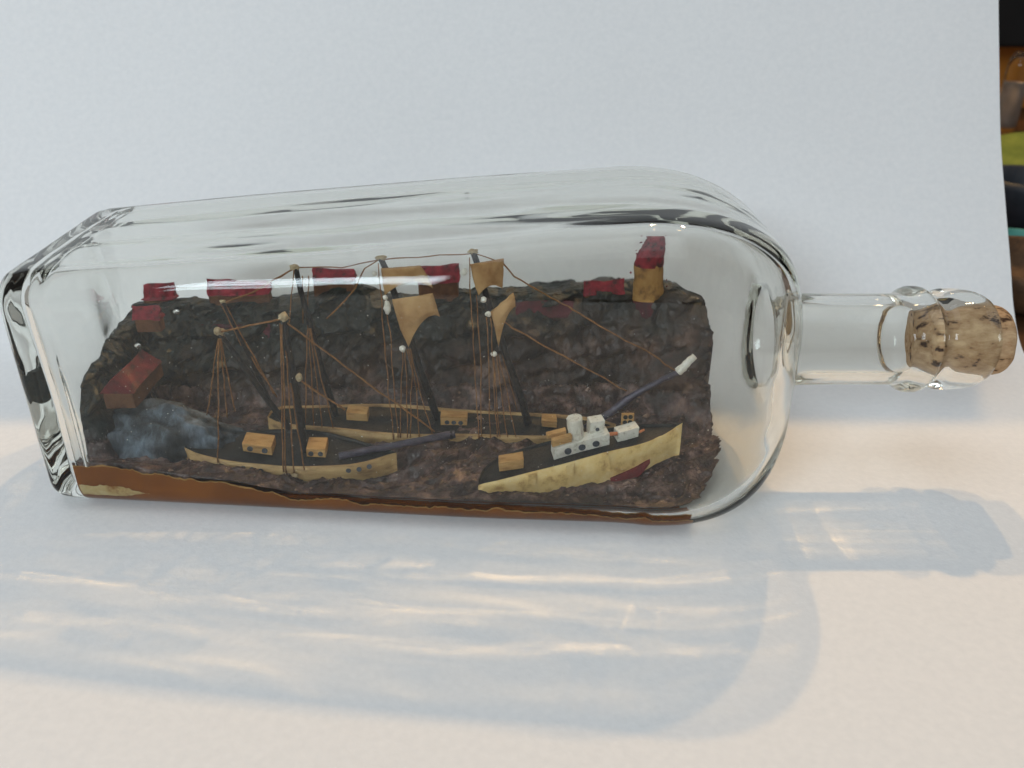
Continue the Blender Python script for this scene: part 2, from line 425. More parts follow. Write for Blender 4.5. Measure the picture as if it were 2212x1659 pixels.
def build_cork():
    cy_, cz_ = center(.13); v = []; f = []; n = 40
    pr = [(.1292, .0), (.1292, .006), (.1292, .0094), (.1295, .0101), (.1302, .0103)]+[(lerp(.1306, .1508, i/22), lerp(.01035, .0106, i/22)) for i in range(23)]+[(.1519, .0103), (.1527, .0098), (.1530, .0090), (.1531, .006), (.1531, 0)]
    for (x, r) in pr:
        for k in range(n):
            a = 2*math.pi*k/n
            w = (1+.03*nz(x*300, math.cos(a)*3, math.sin(a)*3)) if x > .148 else 1
            sag = -.0005*sstep(.146, .156, x)
            v.append((NS(x)+.0002*nz(r*500, math.cos(a)*2, math.sin(a)*2), cy_+r*w*math.cos(a), cz_+r*w*math.sin(a)+sag))
    for j in range(len(pr)-1):
        for k in range(n): f.append((j*n+k, (j+1)*n+k, (j+1)*n+(k+1) % n, j*n+(k+1) % n))
    o = link('cork_stopper', pymesh('cork_stopper', v, f), M['cork'])
    tag(o, 'buff cork stopper with brown pores in the bottle neck', 'cork')
build_cork()

# ------------------------------------------------------------------ clay sea and cliffs (one height field, two pieces)
XL0, XR0 = XB+.0092, .0675
front_px = [(150, 1003), (260, 1006), (330, 1020), (400, 1030), (500, 1042), (600, 1062), (650, 1086), (720, 1074), (800, 1088), (880, 1102), (1000, 1098), (1100, 1103), (1180, 1106), (1300, 1128), (1480, 1130)]
def x_of(px, y): return U(px, 1050, y).x
hf_pts = []
for px, py in front_px:
    yw = .2245
    for _ in range(3):
        p = I(px, py, yw); yw = wall_y(clamp(p.x, XB+.01, .06), max(p.z, .006), -1)
    hf_pts.append((p.x, max(p.z, .0052)))
crest_px = [(330, 642), (400, 632), (460, 640), (600, 640), (680, 630), (740, 612), (780, 615), (840, 640), (930, 638), (1000, 630), (1100, 626), (1180, 620), (1260, 614), (1350, 614), (1450, 612), (1500, 626), (1530, 650)]
cr_pts = [(U(px, py, .286).x, I(px, py, .286).z) for px, py in crest_px]
def sea_level(x, v):
    hf = interp(hf_pts, x)
    z = lerp(hf, .0112, sstep(0, .45, v))
    z -= .0022*sstep(.05, .15, v)*(1-sstep(.3, .42, v))*(1-sstep(-.04, -.02, x))
    z = min(z, lerp(.0112, .0080, sstep(-.01, .03, x)*(1-sstep(.3, .7, v))))
    return lerp(hf, z, sstep(0, .12, v))
def clay_height(x, y, v):
    z0 = sea_level(x, v)
    wx, wy = x+.004*nz(x*60, y*60, 2), y+.004*nz(x*60, y*60, 8)
    l = noise.ridged_multi_fractal(Vector(((wx+wy*.6)*75, (wy-wx*.35)*190, 0)), .85, 2.2, 4, 1.0, 2.0)-.9
    l = clamp(l, -.9, 1.2)
    amp = .0021*sstep(.0, .10, v)
    l2 = clamp(noise.ridged_multi_fractal(Vector((x*330+3, y*400, 5)), .8, 2.2, 4, 1.0, 2.0)-.9, -.9, 1.3)
    z = z0+l*amp+.00028*l2*sstep(0, .08, v)+.0009*fbm(x, y, 1, 60)*sstep(0, .2, v)
    yb = wall_y(x, .03, 1, .001)
    warp = .0045*fbm(x, y, 4, 45)+.0010*nz(x, y, 7, 260)
    db = yb-y+warp*.9; dl = (x-XL0)+warp*.9
    zc = interp(cr_pts, x)+.0009*fbm(x, 2, 3, 140, 3)
    kb = (1-sstep(.002, .036, db))**.7
    zl = interp([(.2225, .0105), (.2265, .0145), (.2300, .0235), (.2360, .0335), (.2500, .0370), (.2750, .0400), (.29, .041)], y)
    kl = (1-sstep(.002, .019, dl))
    cl = max(kb*zc, kl*zl)
    if min(kb, kl) > .2: cl = max(cl, .5*(kb*zc+kl*zl))
    lump = (noise.ridged_multi_fractal(Vector((x*120, y*120, z*40)), .9, 2.2, 4, 1.0, 2.0)-.9)*.0012
    k = sstep(.002, .012, cl-z0)
    out = max(z, cl+lump*k*(1-sstep(.9, 1.0, cl/max(zc, .001))))
    return out, k
def build_clay():
    nx, ny = 420, 160; P = {}; K = {}
    v = []; 
    for i in range(nx+1):
        u = i/nx
        for j in range(ny+1):
            t = j/ny; t2 = t
            xr = XR0+.0034*nz(t*7, 3, 1)+.0016*nz(t*26, 5, 1)+.0008*nz(t*70, 8, 1)-.001-.010*(1-sstep(0, .25, t))
            x = lerp(XL0, xr, u)
            hf = interp(hf_pts, x)
            ya = wall_y(x, hf, -1, .0012); yb = wall_y(x, .03, 1, .0012)
            y = lerp(ya, yb, t)
            z, k = clay_height(x, y, t)
            z = max(z, floor_z(x, y, .0012)+.0002)
            if k > .05 and 0 < i < nx and 0 < j < ny:
                s = .0042*k; q = Vector(((x+z*.5)*70, y*120, (z-x*.25)*170))
                x += .5*s*noise.fractal(q+Vector((9, 2, 4)), .85, 2.2, 5); y += s*noise.fractal(q, .85, 2.2, 5)
            v.append(Vector((x, y, z))); K[(i, j)] = k
    idx = lambda i, j: i*(ny+1)+j
    fs, fc = [], []
    for i in range(nx):
        for j in range(ny):
            q = (idx(i, j), idx(i+1, j), idx(i+1, j+1), idx(i, j+1))
            (fc if (K[(i, j)]+K[(i+1, j+1)]) > .9 else fs).append(q)
    def piece(name, faces, m, label):
        used = {}; vv = []; ff = []
        def g(a):
            if a not in used: used[a] = len(vv); vv.append(v[a])
            return used[a]
        for q in faces: ff.append(tuple(g(a) for a in q))
        # skirt: drop the open border to the glass floor
        cnt = {}
        for q in ff:
            for a, b in zip(q, q[1:]+q[:1]):
                k = (min(a, b), max(a, b)); cnt[k] = cnt.get(k, 0)+(1)
        low = {}
        def lo(a):
            if a not in low:
                p = vv[a]; low[a] = len(vv); vv.append(Vector((p.x, p.y, max(floor_z(p.x, p.y, .0012), .0)) if True else p))
            return low[a]
        for q in list(ff):
            for a, b in zip(q, q[1:]+q[:1]):
                if cnt[(min(a, b), max(a, b))] == 1: ff.append((b, a, lo(a), lo(b)))
        o = link(name, pymesh(name, vv, ff), m); tag(o, label, kind='structure'); return o
    sea = piece('sea', fs, M['clay_sea'], 'lumpy brown modelling clay sea inside the bottle')
    cliff = piece('cliff', fc, M['clay_cliff'], 'dark clay cliff rising along the back of the bottle')
    return sea, cliff
sea, cliff = build_clay()

def wall_strip(name, x0, x1, top, bottom, parent, m, gap=.0003, nx=220, nzv=14):
    """a skin that lies on the inside of the front pane, from bottom(x) to top(x)"""
    v, f = [], []
    for i in range(nx+1):
        x = lerp(x0, x1, i/nx); zt, zb = top(x), bottom(x)
        for j in range(nzv+1):
            w, r, cy_, cz_ = inner_sec(x); w -= gap; fl = cz_-w
            def arc(z): return r*math.acos(1-clamp((z-fl)/r)) if z <= fl+r else r*math.pi/2+z-fl-r
            q = lerp(arc(zb), arc(zt), j/nzv); aa = min(q/r, math.pi/2)
            yq = cy_-(w-r)-r*math.sin(aa); zq = fl+r-r*math.cos(aa)+max(0, q-r*math.pi/2)
            v.append((x, yq, zq))
    for i in range(nx):
        for j in range(nzv):
            a = i*(nzv+1)+j; f.append((a, a+nzv+1, a+nzv+2, a+1))
    return link(name, pymesh(name, v, f), m, parent)
def floor_skin():
    v, f = [], []; nx, ny = 90, 24; x0, x1 = XB+.0115, .050
    for i in range(nx+1):
        x = lerp(x0, x1, i/nx); w, r, cy_, cz_ = inner_sec(x); w += .0011
        for j in range(ny+1): v.append((x, lerp(cy_-(w-r)-.0002, cy_+.022, j/ny), cz_-w))
    for i in range(nx):
        for j in range(ny):
            a = i*(ny+1)+j; f.append((a, a+ny+1, a+ny+2, a+1))
    link('glue_bed', pymesh('glue_bed', v, f), M['glue'], sea)
floor_skin()
def rag(x, s, amp): return amp*(fbm(x, s, 0, 170, 4)+.5*nz(x, s, 3, 900))
glue_top = lambda x: max(interp(hf_pts, x)-.0003+rag(x, 1, .0009)+.0010*sstep(-.09, -.05, x)*(1-sstep(.022, .034, x))+.0012*max(0, nz(x, 4, 2, 120))*sstep(-.07, -.05, x), floor_z(x, .25, -.0011)+.0022)
wall_strip('glue_smear', XB+.010, .052, glue_top, lambda x: floor_z(x, .25, -.0011)+.00001, sea, M['glue'], -.0011)
wall_strip('glue_rim', XB+.010, .052, lambda x: glue_top(x)+.0004+rag(x, 5, .00035), lambda x: glue_top(x)-.0002, sea, M['glue_edge'], -.0010, nzv=4)
wall_strip('glue_patch', XB+.0105, -.108, lambda x: .0083+rag(x, 3, .0007)-.0022*sstep(-.117, -.108, x), lambda x: .0046+rag(x, 9, .0004)+.0016*sstep(-.118, -.108, x), sea, M['glue_cream'], -.0013, nx=60)

# ------------------------------------------------------------------ headland rock in the front left corner
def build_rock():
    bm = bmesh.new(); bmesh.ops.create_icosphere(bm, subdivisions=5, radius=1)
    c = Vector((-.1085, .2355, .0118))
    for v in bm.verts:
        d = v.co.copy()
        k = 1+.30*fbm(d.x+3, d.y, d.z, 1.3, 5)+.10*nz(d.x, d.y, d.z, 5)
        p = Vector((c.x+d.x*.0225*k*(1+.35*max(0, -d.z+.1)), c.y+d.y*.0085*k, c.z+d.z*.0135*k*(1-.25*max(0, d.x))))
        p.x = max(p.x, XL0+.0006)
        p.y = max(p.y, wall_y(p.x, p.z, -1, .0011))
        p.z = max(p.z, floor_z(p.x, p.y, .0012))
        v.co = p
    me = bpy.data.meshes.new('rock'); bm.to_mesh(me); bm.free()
    tag(link('headland_rock', me, M['rock']), 'blue grey clay headland rock with the bluish haze of the glass painted on as whitish streaks at the bottle base', 'rock')
build_rock()

# ------------------------------------------------------------------ ships
def hull(parent, near, far, zb, mat_h, mat_d, rim=.0006, deck_drop=.0009, hull_name='hull', flare=.0, far_mat=None):
    """near / far: sheer lines stern to bow"""
    loop = near+far[::-1]; n = len(loop); cen = sum(loop, Vector())/n
    m = len(near)
    def inset(i, d):
        p = loop[i]; j = i if i < m else n-1-i
        mid = (near[min(j, m-1)]+far[min(j, m-1)])/2
        dirn = Vector((mid.x-p.x, mid.y-p.y, 0)); L = dirn.length
        return p+dirn*(min(d, L*.8)/max(L, 1e-6)) if L > 1e-6 else p.copy()
    v = []
    for i in range(n): v.append(loop[i])
    for i in range(n): v.append(inset(i, rim))
    for i in range(n): q = inset(i, rim*1.1); v.append(Vector((q.x, q.y, q.z-deck_drop*1.5)))
    for i in range(n):
        j = i if i < m else n-1-i
        q = inset(i, flare*.5); zz = zb(j/(m-1)); v.append(Vector((q.x, q.y, lerp(loop[i].z, zz, .5))))
    for i in range(n):
        j = i if i < m else n-1-i
        q = inset(i, flare); v.append(Vector((q.x, q.y, zb(j/(m-1)))))
    f = []
    for i in range(n):
        k = (i+1) % n
        f += [(i, k, n+k, n+i), (n+i, n+k, 2*n+k, 2*n+i), (k, i, 3*n+i, 3*n+k), (3*n+k, 3*n+i, 4*n+i, 4*n+k)]
    h = link(hull_name, pymesh(hull_name, v, f), mat_h, parent)
    if far_mat is not None:
        h.data.materials.append(far_mat)
        for k, p in enumerate(h.data.polygons):
            if k//4 >= m-1: p.material_index = 1
            elif k % 4 == 1: p.material_index = 1
    dv, df = [], []
    for a, b, i in zip(near, far, range(m)):
        ia, ib = inset(i, rim*.9), inset(n-1-i, rim*.9)
        for t in (0, .25, .5, .75, 1):
            q = ia.lerp(ib, t); dv.append(Vector((q.x, q.y, q.z-deck_drop+.0002*math.sin(t*math.pi))))
    for i in range(m-1):
        for t in range(4):
            a = i*5+t; df.append((a, a+5, a+6, a+1))
    link('deck', pymesh('deck', dv, df), mat_d, parent)
    return h
def smoothline(pts, n=24):
    out = []
    for i in range(len(pts)-1):
        p0, p1, p2, p3 = pts[max(i-1, 0)], pts[i], pts[i+1], pts[min(i+2, len(pts)-1)]
        k = max(2, n//(len(pts)-1))
        for s in range(k):
            t = s/k
            out.append(.5*((2*p1)+(-p0+p2)*t+(2*p0-5*p1+4*p2-p3)*t*t+(-p0+3*p1-3*p2+p3)*t**3))
    out.append(pts[-1]); return out
def resample(pts, n):
    L = [0]
    for a, b in zip(pts, pts[1:]): L.append(L[-1]+(b-a).length)
    out = []
    for i in range(n+1):
        d = L[-1]*i/n
        for k in range(len(pts)-1):
            if d <= L[k+1]+1e-12:
                out.append(pts[k].lerp(pts[k+1], (d-L[k])/max(L[k+1]-L[k], 1e-9))); break
        else: out.append(pts[-1].copy())
    return out
def sheer(pl, n=26): return resample(smoothline([I(*p) for p in pl]), n)
def deckhouse(parent, bl, br, y0, y1, h, depth, m, ports=0, label=None, tilt=0.0, name='deckhouse', pr=.00075):
    a, b = I(bl[0], bl[1], y0), I(br[0], br[1], y1)
    e1 = b-a; e2 = Vector((-e1.y, e1.x, 0)).normalized()*depth+Vector((0, 0, tilt)); e3 = Vector((0, 0, h))
    o = link(name, box_mesh(name, a, e1, e2, e3, .00022, .00012), m, parent, False)
    if label: o['label'] = label
    nrm = -e2.normalized()
    for k in range(ports):
        t = (k+.5)/ports if ports > 1 else .5
        t = lerp(.12, .88, t) if ports > 2 else t
        disc('porthole', a+e1*t+e3*.45+nrm*.00008, nrm, pr, o, M['porthole'])
    return o
def sail(parent, left, right, sag, y, billow=.0015, n=14, name='sail'):
    """left and right edge (picture positions, top to bottom)"""
    def along(pl, t):
        t *= len(pl)-1; k = min(int(t), len(pl)-2); f = t-k
        return (lerp(pl[k][0], pl[k+1][0], f), lerp(pl[k][1], pl[k+1][1], f))
    front, f = [], []; sd = random.random()*50
    for i in range(n+1):
        v = i/n; a, b = along(left, v), along(right, v)
        for j in range(n+1):
            u = j/n
            px = lerp(a[0], b[0], u); py = lerp(a[1], b[1], u)-sag*4*u*(1-u)*v**2
            yy = y-billow*math.sin(math.pi*u)*(.4+.6*math.sin(math.pi*v))-.0004*nz(u*3+sd, v*3)
            front.append(I(px+.8*nz(u*9, v*9, sd), py+.8*nz(v*9+4, u*9, sd), yy))
    back = [p+Vector((0, .00028, 0)) for p in front]; N = len(front)
    for i in range(n):
        for j in range(n):
            a = i*(n+1)+j; q = (a, a+n+1, a+n+2, a+1); f.append(q); f.append(tuple(N+k for k in q[::-1]))
    bd = [j for j in range(n+1)]+[i*(n+1)+n for i in range(1, n+1)]+[n*(n+1)+j for j in range(n-1, -1, -1)]+[i*(n+1) for i in range(n-1, 0, -1)]
    for a, b in zip(bd, bd[1:]+bd[:1]): f.append((a, b, N+b, N+a))
    return link(name, pymesh(name, front+back, f), M['sail'], parent)

# --- the four-masted sailing ship at the back
Y1 = .247
ship = thing('sailing_ship', 'four masted sailing ship with tan sails and raked black masts, nearest the cliff', 'ship', I(900, 960, .247))
near = sheer([(580, 905, .2445), (610, 921, .2410), (700, 930, .2400), (800, 938, .2400), (900, 943, .2400), (1000, 942, .2400), (1100, 944, .2400), (1200, 944, .2405), (1290, 930, .2435), (1330, 916, .2475)])
far = sheer([(580, 905, .2445), (604, 880, .2520), (700, 880, .2545), (850, 879, .2550), (950, 882, .2545), (1100, 890, .2535), (1200, 895, .2525), (1280, 902, .2505), (1330, 916, .2475)])
hull(ship, near, far, lambda t: .0085, M['wood_hull'], M['deck'])
deckhouse(ship, (752, 921), (797, 924), .2462, .2462, .0042, .0045, M['wood_ochre'], 0)
deckhouse(ship, (953, 927), (1011, 929), .2458, .2458, .0045, .0045, M['wood_ochre'], 3, pr=.0008)
deckhouse(ship, (1171, 922), (1203, 924), .2455, .2455, .0026, .0040, M['wood_ochre'], 0)
def mast(parent, top, base, yt, yb, r, knob=True, m=None):
    a, b = I(*top, yt), I(*base, yb)
    o = pole('mast', b, a, r, r*.72, parent, m or M['spar'])
    if knob: blob('mast_head', a+Vector((0, 0, .0003)), r*1.0, o, M['rope_pale'], 1.3, 1, 1.0, .8)
    return o
mast(ship, (484, 652), (602, 905), Y1, Y1, .0008)
mast(ship, (640, 584), (728, 905), Y1, Y1, .0011)
mast(ship, (825, 553), (947, 908), Y1, Y1, .00125)
mast(ship, (1021, 545), (1142, 915), Y1, Y1, .00125)
sail(ship, [(825, 580), (828, 610), (833, 641)], [(909, 575), (925, 600), (936, 625)], 20, Y1-.0016)
sail(ship, [(848, 650), (866, 715), (884, 755)], [(936, 637), (944, 662), (951, 687)], 26, Y1-.0016)
sail(ship, [(1016, 577), (1024, 610), (1035, 642)], [(1089, 567), (1089, 600), (1087, 627)], 14, Y1-.0016)
sail(ship, [(1061, 676), (1069, 712), (1077, 751)], [(1110, 635), (1114, 650), (1115, 664)], 20, Y1-.0016)
for px, py, s in [(811, 594, 1), (834, 646, .9), (838, 668, 1.3), (871, 757, 1.15), (1004, 592, 1.2), (1046, 650, 1.1), (1056, 681, 1.05), (1067, 765, 1.1)]:
    blob('yard_bead', I(px, py, Y1-.003), .00085*s, ship, M['white_paint'], 1.0, .8, 1.0 if s != 1.3 else 1.9, .45)
YN = .2400
def shroud(parent, pl, r=.00017):
    return rope('shroud', [I(*p) for p in pl], parent, r)
for t, mid, b in [((819, 566), (831, 728), (851, 952)), ((830, 640), (844, 720), (861, 948)), ((871, 760), (868, 840), (866, 948)), ((876, 757), (881, 850), (881, 948)), ((880, 757), (892, 800), (887, 948)), ((884, 757), (901, 840), (907, 948)), ((888, 757), (910, 850), (936, 945)),
                  ((1014, 560), (1024, 760), (1036, 952)), ((1030, 640), (1039, 780), (1041, 948)), ((1052, 688), (1056, 800), (1060, 952)), ((1061, 690), (1066, 800), (1075, 948)), ((1067, 770), (1073, 850), (1081, 948)), ((1072, 765), (1083, 850), (1097, 948)), ((1076, 765), (1096, 850), (1115, 948)),
                  ((668, 712), (663, 800), (662, 922)), ((670, 712), (674, 800), (681, 926)), ((672, 712), (683, 800), (698, 930)), ((674, 712), (692, 800), (722, 932)), ((637, 590), (632, 640), (628, 700))]:
    shroud(ship, [(*t, Y1-.002), (*mid, (Y1+YN)/2-.0005), (*b, YN-.0006)])
for t, b in [((1085, 768), (1118, 888)), ((1088, 768), (1136, 890)), ((892, 757), (930, 880)), ((676, 720), (712, 880)), ((668, 600), (668, 712)), ((655, 600), (658, 700))]:
    shroud(ship, [(*t, Y1), (*b, Y1+.0045)], .00016)
for pl in ([(490, 652), (612, 600), (640, 586)], [(486, 660), (508, 700), (530, 752), (600, 858)], [(490, 660), (520, 720), (560, 790), (592, 850)], [(482, 660), (502, 704), (524, 750)], [(645, 584), (740, 580), (822, 556)], [(820, 556), (790, 580), (770, 625), (745, 655), (708, 690)],
           [(830, 556), (925, 552), (1020, 549)], [(1024, 549), (1090, 580), (1112, 603), (1140, 617), (1300, 705), (1400, 762), (1462, 802)], [(1089, 697), (1107, 711), (1200, 760), (1290, 812), (1352, 852)]):
    rope('stay', [I(a, b, Y1) for a, b in pl], ship, .00023, jit=.0003)
bs = pole('bowsprit', I(1262, 925, Y1), I(1470, 801, Y1), .0012, .0010, ship, M['spar_violet'])
bt = pole('bowsprit_tip', I(1464, 804, Y1-.0002), I(1503, 771, Y1-.0002), .00135, .0010, bs, M['white_paint'], .4)

# --- the ketch in front on the left
YK = .2315
ketch = thing('ketch', 'two masted pale hulled ketch with leaning black masts, close to the front pane', 'ship', I(640, 1020, .231))
near = sheer([(402, 968, .2290), (430, 983, .2262), (500, 999, .2250), (560, 1005, .2245), (620, 1010, .2245), (700, 1009, .2245), (780, 1002, .2255), (858, 981, .2300)])
far = sheer([(402, 968, .2290), (425, 950, .2330), (500, 938, .2365), (560, 933, .2375), (620, 932, .2378), (700, 937, .2372), (780, 953, .2350), (858, 981, .2300)])
hull(ketch, near, far, lambda t: .0045, M['wood_hull'], M['deck'], rim=.0005, far_mat=M['deck'])
deckhouse(ketch, (529, 977), (592, 985), .2280, .2280, .0029, .0055, M['wood_ochre'], 2, tilt=.0006, pr=.0009)
deckhouse(ketch, (665, 988), (706, 989), .2280, .2280, .0027, .0060, M['wood_ochre'], 2, tilt=.0006, pr=.0008)
for px, py in [(528, 1014), (547, 1017), (566, 1020), (755, 1018), (778, 1015), (800, 1009)]:
    disc('porthole', I(px, py, .22425 if px < 700 else .2248), (0, -1, .15), .0008, ketch, M['porthole'])
mast(ketch, (616, 690), (662, 982), YK, YK, .00125)
mast(ketch, (478, 722), (628, 932), YK+.001, YK+.001, .0011)
blob('mast_band', I(473, 717, YK-.0005), .0010, ketch, M['rope_pale'], 1, 1, 1, .4)
blob('mast_band', I(648, 818, YK-.0008), .0010, ketch, M['rope_pale'], 1, 1, 1.3, .5)
for pl in ([(612, 692), (545, 706), (480, 720)], [(622, 700), (940, 936)], [(650, 824), (690, 850), (748, 890)]):
    rope('stay', [I(a, b, YK) for a, b in pl], ketch, .00027, jit=.00012)
for t, b, yb in [((608, 702), (615, 1022), .2240), ((612, 704), (621, 1026), .2240), ((620, 760), (638, 1026), .2240), ((630, 830), (660, 1018), .2242), ((476, 735), (474, 1003), .2246), ((475, 735), (450, 900), .2370), ((478, 735), (494, 905), .2360), ((480, 735), (511, 892), .2370)]:
    shroud(ketch, [(*t, YK-.0008), (*b, yb)], .00021)
bsp = pole('bowsprit', I(735, 986, .2285), I(984, 941, .2350), .0012, .0012, ketch, M['spar_violet'], .2)
blob('bowsprit_cap', I(976, 943, .2348), .0014, bsp, M['spar'], .7, 1, 1, .1)

# --- the steamer in front on the right
steam = thing('steamer', 'flaking cream hulled steamer with white funnel and red waterline', 'ship', I(1240, 1060, .226))
near = sheer([(1034, 1049, .2185), (1077, 1040, .2180), (1140, 1024, .2182), (1232, 1002, .2195), (1313, 981, .2215), (1387, 962, .2245), (1441, 938, .2280), (1475, 916, .2310)], 30)
far = sheer([(1034, 1049, .2185), (1040, 1020, .2245), (1075, 992, .2285), (1180, 958, .2320), (1300, 928, .2340), (1383, 918, .2345), (1440, 917, .2335), (1475, 916, .2310)], 30)
hull(steam, near, far, lambda t: lerp(.0050, .0105, sstep(.45, 1, t)), M['hull_cream'], M['deck'], flare=.0006, rim=.0004, far_mat=M['deck'])
# torn paper flakes on the hull side and the red belt under it
for (a, b, c, d) in [((1140, 1027), (1157, 1024), (1158, 1050), (1143, 1046)), ((1222, 1008), (1240, 1003), (1239, 1030), (1226, 1027)), ((1305, 986), (1314, 984), (1318, 1020), (1309, 1016))]:
    y = .2176 if a[0] < 1200 else (.2191 if a[0] < 1300 else .2212)
    v = [I(*p, y-.0003+(.0002 if k > 1 else 0)) for k, p in enumerate((a, b, c, d))]
    v += [p+Vector((0, .0003, 0)) for p in v]
    link('paper_flake', pymesh('paper_flake', v, [(0, 3, 2, 1), (4, 5, 6, 7), (0, 1, 5, 4), (1, 2, 6, 5), (2, 3, 7, 6), (3, 0, 4, 7)]), M['hull_cream'], steam, False)
rb = []
for k in range(15):
    t = k/14; px = lerp(1318, 1404, t); top = lerp(1036, 1000, t); bot = top+23*math.sin(math.pi*clamp(.08+.85*t))+2*nz(k*.7, 1)
    yy = lerp(.2215, .2255, t)-.0004
    rb += [I(px, top, yy), I(px, bot, yy+.0004)]
rb += [p+Vector((0, .0010, 0)) for p in rb]
fb = [(2*k, 2*k+1, 2*k+3, 2*k+2) for k in range(14)]+[(30+2*k, 30+2*k+2, 30+2*k+3, 30+2*k+1) for k in range(14)]+[(2*k, 2*k+2, 32+2*k, 30+2*k) for k in range(14)]
link('waterline_belt', pymesh('waterline_belt', rb, fb), M['hull_red'], steam)
dh = deckhouse(steam, (1197, 998), (1316, 964), .2228, .2258, .0040, .0050, M['white_paint'], 3, 'white deckhouse with three portholes', pr=.0011)
deckhouse(steam, (1194, 972), (1236, 959), .2232, .2243, .0026, .0022, M['wood_ochre'], 0, name='hatch_box')
deckhouse(steam, (1182, 952), (1224, 941), .2262, .2270, .0016, .0022, M['wood_ochre'], 0, name='hatch_box')
deckhouse(steam, (1079, 1020), (1132, 1013), .2215, .2222, .0030, .0040, M['wood_ochre'], 0, name='hatch_box')
f0, f1 = I(1246, 946, .2275), I(1240, 904, .2275)
fn = pole('funnel', f0, f1, .0023, .0024, steam, M['funnel_paint'], .12, 18, 10)
wh = deckhouse(steam, (1274, 945), (1305, 940), .2272, .2282, .0049, .0040, M['white_paint'], 1, name='wheelhouse', pr=.0006)
deckhouse(steam, (1334, 958), (1379, 945), .2275, .2290, .0034, .0040, M['white_paint'], 0, name='winch_house')
pole('boom', I(1304, 940, .2270), I(1333, 938, .2275), .0006, .0006, steam, M['copper'], .2)
pole('boom', I(1380, 935, .2295), I(1392, 930, .2300), .0004, .0004, steam, M['copper'], .2)
# the little pierced rack by the wheelhouse
rk = I(1341, 920, .2330)
rack = link('rack', box_mesh('rack', rk, Vector((.0038, 0, 0)), Vector((0, .0008, 0)), Vector((0, 0, .0040)), .0001), M['wood_ochre'], steam, False)
for dx, dz in [(.0011, .0011), (.0027, .0012), (.0012, .0029), (.0027, .0030)]:
    disc('rack_hole', rk+Vector((dx, -.0001, dz)), (0, -1, 0), .0007, rack, M['deck'])

# loose cream chips in the clay
for k, (px, py, y, s, lb) in enumerate([(1322, 1052, .2210, .0016, 'cream chip of paint below the red belt of the steamer'), (1447, 1108, .2205, .0007, 'small buff chip near the bottle shoulder floor'), (722, 1050, .2225, .0008, 'cream chip in the clay under the ketch bow'), (735, 1083, .2215, .0007, 'pale chip on the torn edge of glue'), (640, 1030, .2232, .0009, 'cream flake at the foot of the ketch shrouds')]):
    o = blob('paint_chip', I(px, py, y), s, None, M['pebble'], 1.2, .6, .8, .5); tag(o, lb, 'chip', 'paint chips in the clay')

# ------------------------------------------------------------------ village on the cliff
def house(px0, px1, py_base, py_eave, py_ridge, y, label, dark=False):
    a = I(px0, py_base, y); b = I(px1, py_base, y); hw = I(px0, py_eave, y).z-a.z; hr = I(px0, py_ridge, y).z-a.z-hw
    h = thing('house', label, 'house', (a+b)/2, 'houses on the cliff')
    e1 = b-a; e2 = Vector((0, .0038, 0))
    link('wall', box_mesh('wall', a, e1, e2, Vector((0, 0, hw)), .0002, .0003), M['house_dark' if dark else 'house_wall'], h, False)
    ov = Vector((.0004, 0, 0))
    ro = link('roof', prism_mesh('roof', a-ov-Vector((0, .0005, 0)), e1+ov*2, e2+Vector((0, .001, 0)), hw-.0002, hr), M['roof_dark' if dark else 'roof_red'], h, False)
    bm = bmesh.new(); bm.from_mesh(ro.data)
    bmesh.ops.subdivide_edges(bm, edges=bm.edges[:], cuts=5, use_grid_fill=True)
    for v in bm.verts: v.co += Vector((nz(v.co.x*700, v.co.z*700, 1), 0, nz(v.co.x*700, v.co.z*700, 6)))*.0008
    bm.to_mesh(ro.data); bm.free()
    return h
house(318, 380, 660, 636, 612, .2845, 'small red roofed house on the cliff top, farthest left on the skyline')
house(458, 588, 665, 628, 606, .2835, 'wide red roofed house on the cliff top behind the aftermost mast')
house(682, 768, 640, 606, 578, .2830, 'red roofed house on the cliff hump right of the mizzen mast head')
house(908, 992, 660, 610, 572, .2815, 'red roofed house half hidden by the upper main sail')
house(1262, 1345, 660, 640, 614, .2795, 'low red roofed house just left of the lighthouse')
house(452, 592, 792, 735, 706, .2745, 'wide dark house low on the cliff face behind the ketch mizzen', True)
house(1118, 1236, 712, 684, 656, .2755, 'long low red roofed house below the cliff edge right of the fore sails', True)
house(300, 352, 720, 690, 662, .2560, 'red roofed house high on the left end headland')
# house on the headland, gable to the front
def gable_house():
    a = I(222, 884, .2345); b = I(312, 884, .2345)
    h = thing('house', 'house with bright red roof running back, at the bottom of the left headland', 'house', (a+b)/2, 'houses on the cliff')
    w = (b-a).length*.72; a = a+Vector((.0016, 0, 0)); hw = .0058; e1 = Vector((w, 0, 0)); e2 = Vector((.0035, .016, .003))
    link('wall', box_mesh('wall', a, e1, e2, Vector((0, 0, hw)), .0002, .0002), M['house_wall'], h, False)
    t = a+Vector((0, 0, hw)); r = Vector((0, 0, .0042)); s = Vector((-.0006, -.0006, -.0004))
    v = [t+s, t+e1*.5+r+s, t+e1+Vector((.0006, -.0006, -.0004))]; v += [p+e2 for p in v]
    link('roof', pymesh('roof', v, [(0, 1, 4, 3), (1, 2, 5, 4), (0, 2, 1), (3, 4, 5), (0, 3, 5, 2)]), M['roof_worn'], h, False)
gable_house()

